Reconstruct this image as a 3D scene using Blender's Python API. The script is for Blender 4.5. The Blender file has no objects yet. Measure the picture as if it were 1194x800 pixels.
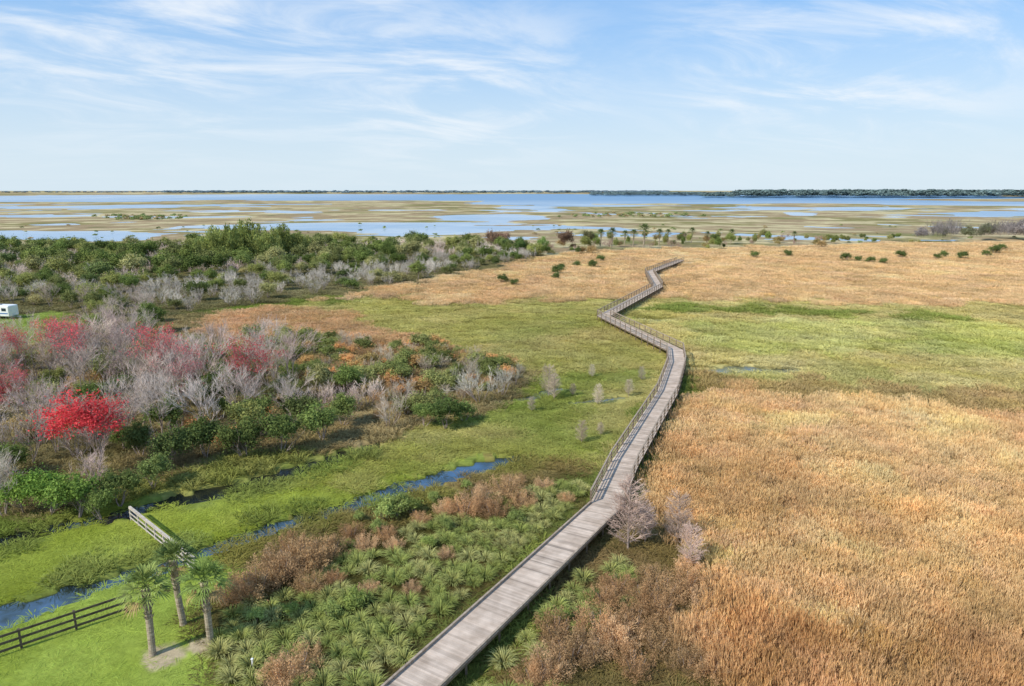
import bpy, math, random
import numpy as np
from mathutils import Vector
random.seed(7)
scene=bpy.context.scene
COL=scene.collection
H=25.0; PT=math.atan(178/796.0); CP,SP=math.cos(PT),math.sin(PT)
def G(u,v,z=0.0):
    e=(v-400)/796.0; d=(u-597)/796.0
    t=(H-z)/(SP+e*CP)
    return (d*t,(CP-e*SP)*t)
def PX(x,y,z=0.0):
    zc=y*CP+(H-z)*SP
    zc=np.maximum(zc,0.5)
    return 597+796*x/zc, 400+796*((H-z)*CP-y*SP)/zc
def s2l(c):
    c=np.array(c,float)/255.0
    return np.where(c<=0.04045,c/12.92,((c+0.055)/1.055)**2.4)
# ---------------------------------------------------------------- noise
def _h(ix,iy,s):
    n=(ix.astype(np.int64)*374761393+iy.astype(np.int64)*668265263+s*974711)&0x7fffffff
    n=((n^(n>>13))*1274126177)&0x7fffffff
    n=(n^(n>>16))&0xffffff
    return n/float(0xffffff)
def vn(x,y,s=0):
    x=np.asarray(x,float);y=np.asarray(y,float)
    ix=np.floor(x);iy=np.floor(y);fx=x-ix;fy=y-iy
    fx=fx*fx*(3-2*fx);fy=fy*fy*(3-2*fy)
    a=_h(ix,iy,s);b=_h(ix+1,iy,s);c=_h(ix,iy+1,s);d=_h(ix+1,iy+1,s)
    return (a*(1-fx)+b*fx)*(1-fy)+(c*(1-fx)+d*fx)*fy
def fbm(x,y,s=0,o=4):
    t=0;a=.5;n=0
    for i in range(o):
        t=t+a*vn(x*2**i,y*2**i,s+i*17);n+=a;a*=.5
    return t/n
def sstep(a,b,x):
    t=np.clip((x-a)/(b-a),0,1);return t*t*(3-2*t)
def inpoly(px,py,poly):
    r=np.zeros(px.shape,bool);n=len(poly);j=n-1
    for i in range(n):
        xi,yi=poly[i];xj,yj=poly[j]
        if yi!=yj:
            c=((yi>py)!=(yj>py))&(px<(xj-xi)*(py-yi)/(yj-yi)+xi)
            r^=c
        j=i
    return r
# ---------------------------------------------------------------- layout: water courses
def line(pts,z=0): return [G(u,v,z)+(w,) for u,v,w in pts]
CAN1=line([(-160,772,1.9),(0,722,1.45),(60,700,1.15),(110,683,1.05),(180,661,.85),(245,639,.75),(330,610,.75),(400,589,.8),(470,568,1.1),(540,548,1.1),(603,532,.65)])
CAN2=line([(-120,650,.35),(0,629,.5),(60,615,.65),(130,601,.85),(215,581,.95),(300,561,1.0),(380,538,1.1),(440,517,.7)])
POND1=line([(828,432,.8),(870,430,1.9),(905,434,1.7),(935,430,.7)])
POND2=line([(722,372,.8),(750,373,1.7),(782,374,.8)])
POND3=line([(585,468,.4),(620,463,.9),(650,452,.7),(682,455,.4)])
POND4=line([(655,470,.3),(700,466,.6),(730,462,.3)])
COURSES=[CAN1,CAN2,POND1,POND2,POND3,POND4]
WZ=-.2
def dline(x,y,L,norm=True):
    best=np.full(x.shape,1e9)
    for a,b in zip(L[:-1],L[1:]):
        dx,dy=b[0]-a[0],b[1]-a[1];l2=dx*dx+dy*dy
        t=np.clip(((x-a[0])*dx+(y-a[1])*dy)/l2,0,1)
        d=np.hypot(x-a[0]-t*dx,y-a[1]-t*dy)
        if norm: d=d/(a[2]+(b[2]-a[2])*t)
        best=np.minimum(best,d)
    return best
def course_d(x,y):
    r=np.full(x.shape,1e9)
    n=(fbm(x/1.3,y/1.3,5,3)-.5)*1.3+(fbm(x/5,y/5,6,2)-.5)*.6
    for L in COURSES: r=np.minimum(r,dline(x,y,L)+n)
    return r
def course_gap(x,y):
    r=np.full(x.shape,1e9)
    for L in COURSES:
        d=dline(x,y,L,False);k=dline(x,y,L,True);r=np.minimum(r,d-d/np.maximum(k,1e-3))
    return r
BLOBS=[(70,275,125,7,1.0),(120,240,210,3,.6),(340,263,130,5,.8),(470,266,120,8,1.0),(565,254,70,8,.9),
 (450,230,280,4,1.3),(60,231,210,4.5,1.1),(650,238,110,4,.9),(850,234.5,260,3.4,1.2),(880,243,60,2.5,.8),(935,249,30,3,.7),
 (1110,237,130,4,1.1),(1165,249,60,3,.8),(620,263,60,3,.5),(610,245,60,4,.7),(300,247,80,2.5,.5),(1000,243,60,2,.5),(720,230,560,3.6,1.4)]
def marsh(x,y):
    r=np.hypot(x,y)+1;th=np.arctan2(x,y);lr=np.log(r)
    u,v=PX(x,y)
    S=-.46+(fbm(th*7,lr*11,41,6)-.5)*2.5+(fbm(th*22,lr*60,42,4)-.5)*.55
    for cx,cy,rx,ry,a in BLOBS:
        S=S+a*np.clip(1.25-((u-cx)/rx)**2-((v-cy)/ry)**2,-0,1)
    S=np.where(v>287,-1,S); S=np.where(y<230,-1,S)
    S=S-sstep(278,290,v)*1.5
    S=np.where(r>9000,-1,S)
    return S
def gz(x,y):
    z=.05*(fbm(x/4,y/4,3,3)-.5)
    m=1-sstep(.85,1.2,course_d(x,y))
    z=z-.6*m
    S=marsh(x,y)
    far=sstep(200,300,y)
    z=z*(1-far)+far*np.clip(-.3-S*.9,-.9,0.05)
    return z
# ---------------------------------------------------------------- regions
REG=[
 ('marsh',None,(142,134,88),(156,130,104),'none',.5,0),
 ('near',[(-900,330),(1900,330),(2500,1200),(-1500,1200)],(120,134,60),(138,146,74),'mead',.4,1),
 ('tan',[(380,352),(500,322),(640,300),(760,292),(1194,280),(1500,276),(1500,368),(1194,358),(760,350),(690,352),(560,348),(470,345)],(222,194,150),(206,176,132),'gold',.9,1),
 ('meadr',[(690,355),(760,350),(1500,362),(1500,480),(1194,474),(950,450),(830,433),(760,450),(700,400)],(190,178,104),(206,192,132),'mead',.6,1),
 ('meadr2',[(770,376),(1500,374),(1500,430),(1194,420),(900,414),(780,400)],(190,188,106),(204,198,132),'mead',.7,1),
 ('hedge',[(744,363),(900,361),(1120,367),(1128,372),(900,368),(750,367)],(124,138,66),(148,154,82),'mead',.9,1.2),
 ('brownr',[(790,470),(830,436),(950,446),(1194,468),(1500,480),(1500,505),(1194,495),(950,468),(830,462)],(162,142,92),(184,158,108),'mead',.9,1),
 ('meadm',[(330,360),(470,345),(690,352),(790,420),(760,480),(700,560),(600,530),(440,520),(560,470),(620,450),(560,410),(480,395)],(170,164,90),(188,178,110),'mead',.45,1),
 ('meadg',[(600,440),(765,430),(755,470),(690,560),(600,535),(440,525),(540,485)],(134,146,66),(158,162,86),'mead',.3,1),
 ('scrub',[(-300,300),(170,368),(250,372),(330,385),(520,405),(620,440),(590,468),(450,515),(60,606),(-300,640)],(138,128,86),(166,146,104),'mead',.6,.7),
 ('wood',[(-300,290),(200,287),(400,283),(600,288),(645,300),(560,316),(480,332),(360,347),(250,364),(170,374),(-300,380)],(124,118,80),(142,134,94),'mead',.6,.4),
 ('orange',[(250,368),(330,358),(420,374),(530,398),(560,412),(500,424),(400,410),(300,402),(220,395)],(212,176,136),(194,164,120),'gold',.7,.9),
 ('orange2',[(470,340),(560,322),(640,322),(600,350),(480,352)],(222,192,148),(206,176,132),'gold',.8,1),
 ('lawnl',[(-200,366),(0,366),(60,364),(105,371),(112,388),(60,404),(-200,412)],(134,152,70),(150,164,82),'lawn',.15,1),
 ('reed',[(60,606),(190,560),(330,528),(430,505),(440,520),(300,556),(215,576),(120,598)],(154,152,84),(138,144,74),'mead',.8,1.3),
 ('brush',[(215,668),(400,592),(600,540),(705,552),(712,600),(450,840),(260,840),(235,750)],(84,84,44),(106,96,58),'lawn',.2,.8),
 ('canside',[(200,672),(330,618),(400,597),(480,578),(605,528),(700,540),(705,560),(640,566),(520,592),(420,618),(330,645),(262,672),(235,700)],(136,138,66),(142,124,78),'mead',.4,1.2),
 ('bank',[(-200,660),(0,637),(140,606),(230,588),(300,568),(440,522),(600,512),(700,520),(705,545),(640,542),(605,530),(400,582),(240,634),(100,672),(0,702),(-200,745)],(138,150,56),(158,166,76),'lawn',.12,1.2),
 ('bank2',[(300,566),(440,522),(600,512),(690,524),(690,545),(610,530),(480,555)],(144,152,66),(168,164,90),'mead',.28,1.2),
 ('strip',[(436,800),(560,692),(670,590),(700,560),(712,590),(640,660),(470,840),(400,840)],(120,134,60),(112,118,62),'lawn',.25,1),
 ('lawn',[(-300,790),(0,738),(200,670),(262,650),(240,700),(236,745),(275,850),(-400,850)],(136,152,60),(152,168,76),'lawn',.07,1.2),
 ('gold',[(752,560),(790,470),(830,455),(950,462),(1194,490),(1500,500),(1500,900),(850,900),(835,700),(800,640),(770,610)],(224,194,146),(208,174,126),'gold',1.1,1.6),
 ('gold2',[(840,695),(960,750),(1194,775),(1500,775),(1500,900),(820,900),(800,720)],(186,144,96),(208,172,124),'gold',1.35,1.5),
 ('browns',[(700,615),(760,590),(820,640),(850,760),(860,900),(480,900),(600,740)],(112,108,60),(136,116,76),'mead',.35,.8),
]
NAMES=[q[0] for q in REG]
KIDX={'none':0,'gold':1,'mead':2,'lawn':3}
CA=np.array([s2l(r[2]) for r in REG]);CB=np.array([s2l(r[3]) for r in REG])
MULCH=[G(190,766)+(1.15,),G(234,752)+(.6,)]
WP=[None if r[1] is None else [G(*p) for p in r[1]] for r in REG]
def region(x,y):
    r=np.hypot(x,y)
    a=1.5+.02*r
    X=x+a*2.4*(fbm(x/5,y/5,11,4)-.5)+.02*r*(fbm(x/30,y/30,12,2)-.5)
    Y=y+a*4*(fbm(x/5,y/5,13,4)-.5)+.07*r*(fbm(x/30,y/30,14,2)-.5)
    idx=np.zeros(x.shape,int)
    for i,p in enumerate(WP):
        if p is not None: idx[inpoly(X,Y,p)]=i
    return idx
MEADS=[NAMES.index(q) for q in('meadr','meadr2','meadm','meadg')]
def gcolor(x,y,idx):
    r=np.hypot(x,y)+1;th=np.arctan2(x,y);lr=np.log(r)
    n=sstep(.3,.7,fbm(x/3.5,y/3.5,21,4)*.6+fbm(x/19,y/19,22,2)*.4)[...,None]
    c=CA[idx]*(1-n)+CB[idx]*n
    mm=np.isin(idx,MEADS)[...,None]
    k=(sstep(.48,.7,fbm(x/14,y/20,71,4))[...,None])*.5*mm
    c=c*(1-k)+s2l((206,184,126))*k
    k=(sstep(.54,.74,fbm(x/12,y/18,72,4))[...,None])*.35*mm
    c=c*(1-k)+s2l((134,144,72))*k
    m=(idx==0)[...,None]
    q=fbm(th*10,lr*13,31,5)[...,None];q2=fbm(th*24,lr*40,33,4)[...,None]
    olive=s2l((144,136,94));brown=s2l((164,144,114));tan=s2l((200,186,146));gr=s2l((120,124,82))
    mc=olive*(1-sstep(.4,.56,q))+brown*sstep(.4,.56,q)
    mc=mc*(1-sstep(.46,.66,q2))+tan*sstep(.46,.66,q2)
    mc=mc*(1-sstep(.66,.86,1-q2))+gr*sstep(.66,.86,1-q2)
    c=np.where(m,mc,c)
    d=course_d(x,y)
    k=(1-sstep(.95,1.2,d))[...,None]*(y<250)[...,None]
    c=c*(1-k)+s2l((66,64,40))*k
    for mx,my,mr in MULCH:
        k=(1-sstep(mr*.8,mr*1.1,np.hypot(x-mx,y-my)+(fbm(x*2,y*2,9,2)-.5)*.5))[...,None]
        c=c*(1-k)+s2l((186,170,140))*k
    return c
# ---------------------------------------------------------------- mesh helpers
def mesh_np(name,V,F,mats=(),attrs=None,smooth=False,matidx=None):
    V=np.asarray(V,np.float32);F=np.asarray(F,np.int32);m,k=F.shape
    me=bpy.data.meshes.new(name)
    me.vertices.add(len(V));me.vertices.foreach_set('co',V.ravel())
    me.loops.add(m*k);me.loops.foreach_set('vertex_index',F.ravel())
    me.polygons.add(m);me.polygons.foreach_set('loop_start',np.arange(m,dtype=np.int32)*k)
    me.polygons.foreach_set('loop_total',np.full(m,k,np.int32))
    if smooth: me.polygons.foreach_set('use_smooth',np.ones(m,bool))
    for mt in mats: me.materials.append(mt)
    if matidx is not None: me.polygons.foreach_set('material_index',np.asarray(matidx,np.int32))
    me.update(calc_edges=True)
    if attrs:
        for an,(ty,data) in attrs.items():
            a=me.attributes.new(an,ty,'POINT')
            a.data.foreach_set('color' if ty=='FLOAT_COLOR' else 'value',np.asarray(data,np.float32).ravel())
    return me
def obj(name,me,parent=None,loc=(0,0,0),rot=(0,0,0),scl=(1,1,1),**kw):
    o=bpy.data.objects.new(name,me);COL.objects.link(o)
    o.location=loc;o.rotation_euler=rot;o.scale=scl
    if parent: o.parent=parent
    for k,v in kw.items(): o[k]=v
    return o
class MB:
    def __init__(s): s.v=[];s.f=[];s.m=[];s.a=[]
    def box(s,c,sx,sy,sz,ang=0,m=0,a=1.0,tilt=None):
        n=len(s.v);ca,sa=math.cos(ang),math.sin(ang)
        for dz in(-1,1):
            for dx,dy in((-1,-1),(1,-1),(1,1),(-1,1)):
                x=dx*sx/2;y=dy*sy/2
                s.v.append((c[0]+x*ca-y*sa,c[1]+x*sa+y*ca,c[2]+dz*sz/2));s.a.append(a)
        for q in((0,3,2,1),(4,5,6,7),(0,1,5,4),(1,2,6,5),(2,3,7,6),(3,0,4,7)):
            s.f.append(tuple(n+i for i in q));s.m.append(m)
    def beam(s,p,q,w,h,m=0,a=1.0):
        p=Vector(p);q=Vector(q);d=(q-p);L=d.length;d.normalize()
        up=Vector((0,0,1));sd=d.cross(up)
        if sd.length<1e-4: sd=Vector((1,0,0))
        sd.normalize();up=sd.cross(d)
        n=len(s.v)
        for b in(p,q):
            for i,j in((-1,-1),(1,-1),(1,1),(-1,1)):
                s.v.append(tuple(b+sd*(i*w/2)+up*(j*h/2)));s.a.append(a)
        for qd in((0,3,2,1),(4,5,6,7),(0,1,5,4),(1,2,6,5),(2,3,7,6),(3,0,4,7)):
            s.f.append(tuple(n+i for i in qd));s.m.append(m)
    def tube(s,p,q,r0,r1,k=5,m=0,a=1.0):
        p=Vector(p);q=Vector(q);d=(q-p).normalized()
        u=d.cross(Vector((.31,.17,.93)));u.normalize();w=d.cross(u)
        n=len(s.v)
        for b,r in((p,r0),(q,r1)):
            for i in range(k):
                t=2*math.pi*i/k
                s.v.append(tuple(b+u*(r*math.cos(t))+w*(r*math.sin(t))));s.a.append(a)
        for i in range(k):
            j=(i+1)%k
            s.f.append((n+i,n+j,n+k+j,n+k+i));s.m.append(m)
    def quad(s,pts,m=0,a=1.0):
        n=len(s.v)
        for p in pts: s.v.append(tuple(p));s.a.append(a)
        s.f.append(tuple(range(n,n+len(pts))));s.m.append(m)
    def mesh(s,name,mats,smooth=False):
        me=bpy.data.meshes.new(name);me.from_pydata(s.v,[],s.f)
        for mt in mats: me.materials.append(mt)
        me.polygons.foreach_set('material_index',s.m)
        if smooth: me.polygons.foreach_set('use_smooth',[True]*len(s.f))
        at=me.attributes.new('shade','FLOAT','POINT');at.data.foreach_set('value',s.a)
        me.update();return me
# ---------------------------------------------------------------- materials
def newmat(name):
    m=bpy.data.materials.new(name);m.use_nodes=True
    nt=m.node_tree;nt.nodes.clear()
    return m,nt,nt.nodes,nt.links
def N(nt,t,**k):
    n=nt.nodes.new(t)
    for a,b in k.items(): setattr(n,a,b)
    return n
def scalar(nt,op,a,b=None,c=None):
    n=N(nt,'ShaderNodeMath',operation=op)
    for i,s in enumerate((a,b,c)):
        if s is None: continue
        if isinstance(s,(int,float)): n.inputs[i].default_value=s
        else: nt.links.new(s,n.inputs[i])
    return n.outputs[0]
def foliage_mat(name,src,lo=.55,hi=1.2,trans=.3,world=False):
    m,nt,nd,L=newmat(name)
    oi=N(nt,'ShaderNodeObjectInfo');rnd=oi.outputs['Random']
    if not isinstance(src,str):
        rg=N(nt,'ShaderNodeRGB');rg.outputs[0].default_value=tuple(src)+(1,);c=rg.outputs[0]
    elif src=='object': c=oi.outputs['Color']
    else:
        at=N(nt,'ShaderNodeAttribute',attribute_type='INSTANCER',attribute_name='tint');c=at.outputs['Color']
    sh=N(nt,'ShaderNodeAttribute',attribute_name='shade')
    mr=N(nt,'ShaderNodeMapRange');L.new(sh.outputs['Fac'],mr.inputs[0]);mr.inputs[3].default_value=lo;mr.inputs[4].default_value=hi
    if world:
        ge=N(nt,'ShaderNodeNewGeometry');no=N(nt,'ShaderNodeTexNoise');no.inputs['Scale'].default_value=.45;no.inputs['Detail'].default_value=3;no.inputs['Roughness'].default_value=.6
        L.new(ge.outputs['Position'],no.inputs[0])
        w=N(nt,'ShaderNodeMapRange');w.inputs[1].default_value=.3;w.inputs[2].default_value=.7;w.inputs[3].default_value=.8;w.inputs[4].default_value=1.15;L.new(no.outputs[0],w.inputs[0])
        f=scalar(nt,'MULTIPLY',mr.outputs[0],w.outputs[0])
    else:
        r2=scalar(nt,'MULTIPLY_ADD',rnd,.25,.88)
        f=scalar(nt,'MULTIPLY',mr.outputs[0],r2)
    cc=N(nt,'ShaderNodeVectorMath',operation='SCALE');L.new(c,cc.inputs[0]);L.new(f,cc.inputs['Scale'])
    d=N(nt,'ShaderNodeBsdfDiffuse');L.new(cc.outputs[0],d.inputs[0])
    o=N(nt,'ShaderNodeOutputMaterial')
    if trans<=0:
        L.new(d.outputs[0],o.inputs[0]);return m
    t=N(nt,'ShaderNodeBsdfTranslucent');L.new(cc.outputs[0],t.inputs[0])
    mx=N(nt,'ShaderNodeMixShader');mx.inputs[0].default_value=trans
    L.new(d.outputs[0],mx.inputs[1]);L.new(t.outputs[0],mx.inputs[2])
    L.new(mx.outputs[0],o.inputs[0])
    return m
M_leaf=foliage_mat('leaves','object',.65,1.45,.3)
M_leaf_i=foliage_mat('leaves_mass','inst',.65,1.45,0)
M_grass_i=foliage_mat('grass','inst',.48,1.2,.2,True)
M_red=foliage_mat('red_leaves','object',.7,1.35,.3)
def rough_mat(name,c1,c2,scale=6,rough=.85,bump=.3,stretch=(1,1,1),shade=False,spec=.2):
    m,nt,nd,L=newmat(name)
    tc=N(nt,'ShaderNodeTexCoord');mp=N(nt,'ShaderNodeMapping');mp.inputs['Scale'].default_value=stretch
    L.new(tc.outputs['Object'],mp.inputs[0])
    no=N(nt,'ShaderNodeTexNoise');no.inputs['Scale'].default_value=scale;no.inputs['Detail'].default_value=6
    L.new(mp.outputs[0],no.inputs[0])
    r=N(nt,'ShaderNodeValToRGB');r.color_ramp.elements[0].position=.3;r.color_ramp.elements[1].position=.7
    r.color_ramp.elements[0].color=tuple(s2l(c1))+(1,);r.color_ramp.elements[1].color=tuple(s2l(c2))+(1,)
    L.new(no.outputs[0],r.inputs[0]);c=r.outputs[0]
    if shade:
        sh=N(nt,'ShaderNodeAttribute',attribute_name='shade')
        cc=N(nt,'ShaderNodeVectorMath',operation='SCALE');L.new(c,cc.inputs[0]);L.new(sh.outputs['Fac'],cc.inputs['Scale']);c=cc.outputs[0]
    p=N(nt,'ShaderNodeBsdfPrincipled');L.new(c,p.inputs['Base Color']);p.inputs['Roughness'].default_value=rough
    p.inputs['Specular IOR Level'].default_value=spec
    b=N(nt,'ShaderNodeBump');b.inputs['Strength'].default_value=bump;b.inputs['Distance'].default_value=.02
    L.new(no.outputs[0],b.inputs['Height']);L.new(b.outputs[0],p.inputs['Normal'])
    o=N(nt,'ShaderNodeOutputMaterial');L.new(p.outputs[0],o.inputs[0]);return m
M_bark=rough_mat('bark_grey',(128,114,104),(172,156,146),5)
M_twig=foliage_mat('twigs','object',.85,1.25,.0)
M_twig_i=foliage_mat('twigs_mass','inst',.85,1.25,.0)
M_palmtrunk=rough_mat('palm_bark',(120,106,88),(186,172,150),3,stretch=(1,1,4),bump=.8)
M_wood=rough_mat('weathered_deck_wood',(168,150,134),(204,186,170),1.2,stretch=(1,1,1),shade=True)
M_railwood=rough_mat('weathered_rail_wood',(138,122,106),(172,156,138),4,shade=True)
M_pile=rough_mat('dark_post_wood',(104,92,78),(136,120,102),4)
M_fence_d=rough_mat('dark_fence_wood',(74,64,54),(112,100,86),5)
M_fence_w=rough_mat('pale_fence_wood',(160,150,138),(200,190,178),5)
M_white=rough_mat('white_paint',(222,222,220),(236,236,234),1,rough=.35,bump=.02,spec=.5)
M_glass=rough_mat('dark_window_glass',(40,52,62),(56,70,82),1,rough=.08,bump=0,spec=.6)
M_black=rough_mat('black_rubber',(28,28,28),(42,42,42),5)
M_grey=rough_mat('grey_metal',(120,122,124),(150,152,154),3,rough=.4,bump=.02,spec=.5)
M_blue=rough_mat('blue_stripe_paint',(70,110,160),(80,120,170),1,rough=.35,bump=0,spec=.5)
def ground_material():
    m,nt,nd,L=newmat('ground_soil_and_grass')
    at=N(nt,'ShaderNodeAttribute',attribute_name='gcol')
    ge=N(nt,'ShaderNodeNewGeometry')
    n1=N(nt,'ShaderNodeTexNoise');n1.inputs['Scale'].default_value=1.6;n1.inputs['Detail'].default_value=8;n1.inputs['Roughness'].default_value=.7
    n2=N(nt,'ShaderNodeTexNoise');n2.inputs['Scale'].default_value=.06;n2.inputs['Detail'].default_value=8;n2.inputs['Roughness'].default_value=.7
    L.new(ge.outputs['Position'],n1.inputs[0]);L.new(ge.outputs['Position'],n2.inputs[0])
    a=N(nt,'ShaderNodeMapRange');a.inputs[1].default_value=.3;a.inputs[2].default_value=.7;a.inputs[3].default_value=.65;a.inputs[4].default_value=1.25
    b=N(nt,'ShaderNodeMapRange');b.inputs[1].default_value=.3;b.inputs[2].default_value=.7;b.inputs[3].default_value=.8;b.inputs[4].default_value=1.18
    L.new(n1.outputs[0],a.inputs[0]);L.new(n2.outputs[0],b.inputs[0])
    f=scalar(nt,'MULTIPLY',a.outputs[0],b.outputs[0]);f=scalar(nt,'MULTIPLY',f,.85)
    cc=N(nt,'ShaderNodeVectorMath',operation='SCALE');L.new(at.outputs['Color'],cc.inputs[0]);L.new(f,cc.inputs['Scale'])
    d=N(nt,'ShaderNodeBsdfDiffuse');L.new(cc.outputs[0],d.inputs[0])
    bu=N(nt,'ShaderNodeBump');bu.inputs['Strength'].default_value=.5;bu.inputs['Distance'].default_value=.15
    L.new(n1.outputs[0],bu.inputs['Height']);L.new(bu.outputs[0],d.inputs['Normal'])
    o=N(nt,'ShaderNodeOutputMaterial');L.new(d.outputs[0],o.inputs[0]);return m
M_ground=ground_material()
def water_material(name,base,gl,rough,ns,bs,base2=None,tint=(.9,.95,1,1),deep=None):
    m,nt,nd,L=newmat(name)
    ge=N(nt,'ShaderNodeNewGeometry')
    no=N(nt,'ShaderNodeTexNoise');no.inputs['Scale'].default_value=ns;no.inputs['Detail'].default_value=4
    L.new(ge.outputs['Position'],no.inputs[0])
    bu=N(nt,'ShaderNodeBump');bu.inputs['Strength'].default_value=bs;bu.inputs['Distance'].default_value=.05
    L.new(no.outputs[0],bu.inputs['Height'])
    d=N(nt,'ShaderNodeBsdfDiffuse')
    big=N(nt,'ShaderNodeTexNoise');big.inputs['Scale'].default_value=.0045 if deep is not None else .35;big.inputs['Detail'].default_value=8;big.inputs['Roughness'].default_value=.65
    L.new(ge.outputs['Position'],big.inputs[0])
    cr=N(nt,'ShaderNodeValToRGB');cr.color_ramp.elements[0].position=.38;cr.color_ramp.elements[1].position=.6
    cr.color_ramp.elements[0].color=tuple(base)+(1,);cr.color_ramp.elements[1].color=tuple(base if base2 is None else base2)+(1,)
    L.new(big.outputs[0],cr.inputs[0]);col=cr.outputs[0]
    mx=N(nt,'ShaderNodeMixShader');mx.inputs[0].default_value=gl
    if deep is not None:
        sp=N(nt,'ShaderNodeSeparateXYZ');L.new(ge.outputs['Position'],sp.inputs[0])
        k=N(nt,'ShaderNodeMapRange');k.inputs[1].default_value=900;k.inputs[2].default_value=1900;L.new(sp.outputs[1],k.inputs[0])
        k2=N(nt,'ShaderNodeMapRange');k2.inputs[1].default_value=-1500;k2.inputs[2].default_value=-300;L.new(sp.outputs[0],k2.inputs[0])
        kk=scalar(nt,'MULTIPLY',k.outputs[0],k2.outputs[0])
        cm=N(nt,'ShaderNodeMix',data_type='RGBA');L.new(kk,cm.inputs[0]);L.new(col,cm.inputs[6]);cm.inputs[7].default_value=tuple(deep)+(1,);col=cm.outputs[2]
        L.new(scalar(nt,'MULTIPLY_ADD',kk,-.14,gl),mx.inputs[0])
    else:
        k=N(nt,'ShaderNodeMapRange');k.inputs[1].default_value=.4;k.inputs[2].default_value=.66;k.inputs[3].default_value=gl;k.inputs[4].default_value=gl*.25;L.new(big.outputs[0],k.inputs[0]);L.new(k.outputs[0],mx.inputs[0])
    L.new(col,d.inputs[0])
    g=N(nt,'ShaderNodeBsdfGlossy');g.inputs['Roughness'].default_value=rough;g.inputs[0].default_value=tint
    L.new(bu.outputs[0],g.inputs['Normal'])
    L.new(d.outputs[0],mx.inputs[1]);L.new(g.outputs[0],mx.inputs[2])
    o=N(nt,'ShaderNodeOutputMaterial');L.new(mx.outputs[0],o.inputs[0]);return m
M_water=water_material('canal_water',s2l((20,36,58)),.42,.05,3,.3,s2l((46,54,46)))
M_dwater=water_material('ditch_water',s2l((22,28,34)),.2,.05,3,.3,s2l((44,46,30)))
M_pond=water_material('pond_water',s2l((84,96,104)),.3,.12,3,.4,s2l((124,124,88)))
M_lake=water_material('lake_water',s2l((112,144,172)),.44,.2,.3,.3,s2l((172,182,190)),(1,1,1,1),s2l((92,132,166)))
# ---------------------------------------------------------------- ground sheet
def build_ground():
    dep=np.concatenate([np.arange(72,20,-.30),np.arange(20,3.2,-.085),np.arange(3.2,.25,-.028),[.22,.19,.16,.13,.1,.07,.05,.035]])
    rr=H/np.tan(np.radians(dep))
    th=np.radians(np.arange(-48,48.01,.12))
    T,Rr=np.meshgrid(th,rr)
    X=Rr*np.sin(T);Y=Rr*np.cos(T)
    Z=gz(X,Y);c=gcolor(X,Y,region(X,Y))
    nr,nc=X.shape
    V=np.stack([X,Y,Z],-1).reshape(-1,3)
    i=np.arange(nr-1)[:,None]*nc+np.arange(nc-1)[None,:]
    F=np.stack([i,i+1,i+nc+1,i+nc],-1).reshape(-1,4)
    rr2=np.concatenate([[0.5],rr[::12],[rr[-1]]]);th2=np.radians(np.arange(48,312.01,4))
    T,Rr=np.meshgrid(th2,rr2);X2=Rr*np.sin(T);Y2=Rr*np.cos(T)
    V2=np.stack([X2,Y2,X2*0],-1).reshape(-1,3);c2=gcolor(X2,Y2,np.full(X2.shape,9))
    nr2,nc2=X2.shape
    i=np.arange(nr2-1)[:,None]*nc2+np.arange(nc2-1)[None,:]
    F2=np.stack([i,i+1,i+nc2+1,i+nc2],-1).reshape(-1,4)+len(V)
    T,Rr=np.meshgrid(np.radians(np.arange(-48,48.1,4)),np.array([.5,rr[0]]));X3=Rr*np.sin(T);Y3=Rr*np.cos(T)
    V3=np.stack([X3,Y3,X3*0],-1).reshape(-1,3);c3=gcolor(X3,Y3,np.full(X3.shape,9));nc3=X3.shape[1]
    i=np.arange(nc3-1)[None,:]
    F3=np.stack([i,i+1,i+nc3+1,i+nc3],-1).reshape(-1,4)+len(V)+len(V2)
    V=np.concatenate([V,V2,V3]);F=np.concatenate([F,F2,F3])[:,::-1]
    C=np.concatenate([c.reshape(-1,3),c2.reshape(-1,3),c3.reshape(-1,3)])
    C=np.concatenate([C,np.ones((len(C),1))],1)
    me=mesh_np('ground',V,F,[M_ground],{'gcol':('FLOAT_COLOR',C)},smooth=True)
    return obj('ground',me,kind='structure',label='flat marsh prairie ground with grass and mud')
build_ground()
def strip_water(name,L,lab,mat=None):
    V=[];F=[]
    P=[Vector((a[0],a[1])) for a in L]
    for i,a in enumerate(L):
        d=(P[min(i+1,len(P)-1)]-P[max(i-1,0)]).normalized();n=Vector((-d.y,d.x))*a[2]*2.2
        e=d*(a[2]*1.5)*(1 if i==len(L)-1 else (-1 if i==0 else 0))
        V+=[(P[i].x+n.x+e.x,P[i].y+n.y+e.y,WZ),(P[i].x-n.x+e.x,P[i].y-n.y+e.y,WZ)]
        if i: F.append((2*i-2,2*i-1,2*i+1,2*i))
    obj(name,mesh_np(name,V,F,[mat or M_water]),kind='structure',label=lab)
strip_water('canal_water',CAN1,'narrow blue drainage canal water between grassy banks')
strip_water('canal_water',CAN2,'dark narrow ditch water below the trees',M_dwater)
for L in (POND1,POND2,POND3,POND4): strip_water('pond_water',L,'small shallow pond water in the marsh grass',M_pond)
def lake():
    rr=np.array([205,400,1000,3000,9000,30000.]);th=np.radians(np.arange(-48,48.1,3))
    T,Rr=np.meshgrid(th,rr);X=Rr*np.sin(T);Y=Rr*np.cos(T);nr,nc=X.shape
    V=np.stack([X,Y,X*0-.3],-1).reshape(-1,3)
    i=np.arange(nr-1)[:,None]*nc+np.arange(nc-1)[None,:]
    F=np.stack([i,i+1,i+nc+1,i+nc],-1).reshape(-1,4)[:,::-1]
    obj('lake_water',mesh_np('lake_water',V,F,[M_lake]),kind='structure',label='shallow blue lake water threading through the marsh')
lake()
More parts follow.
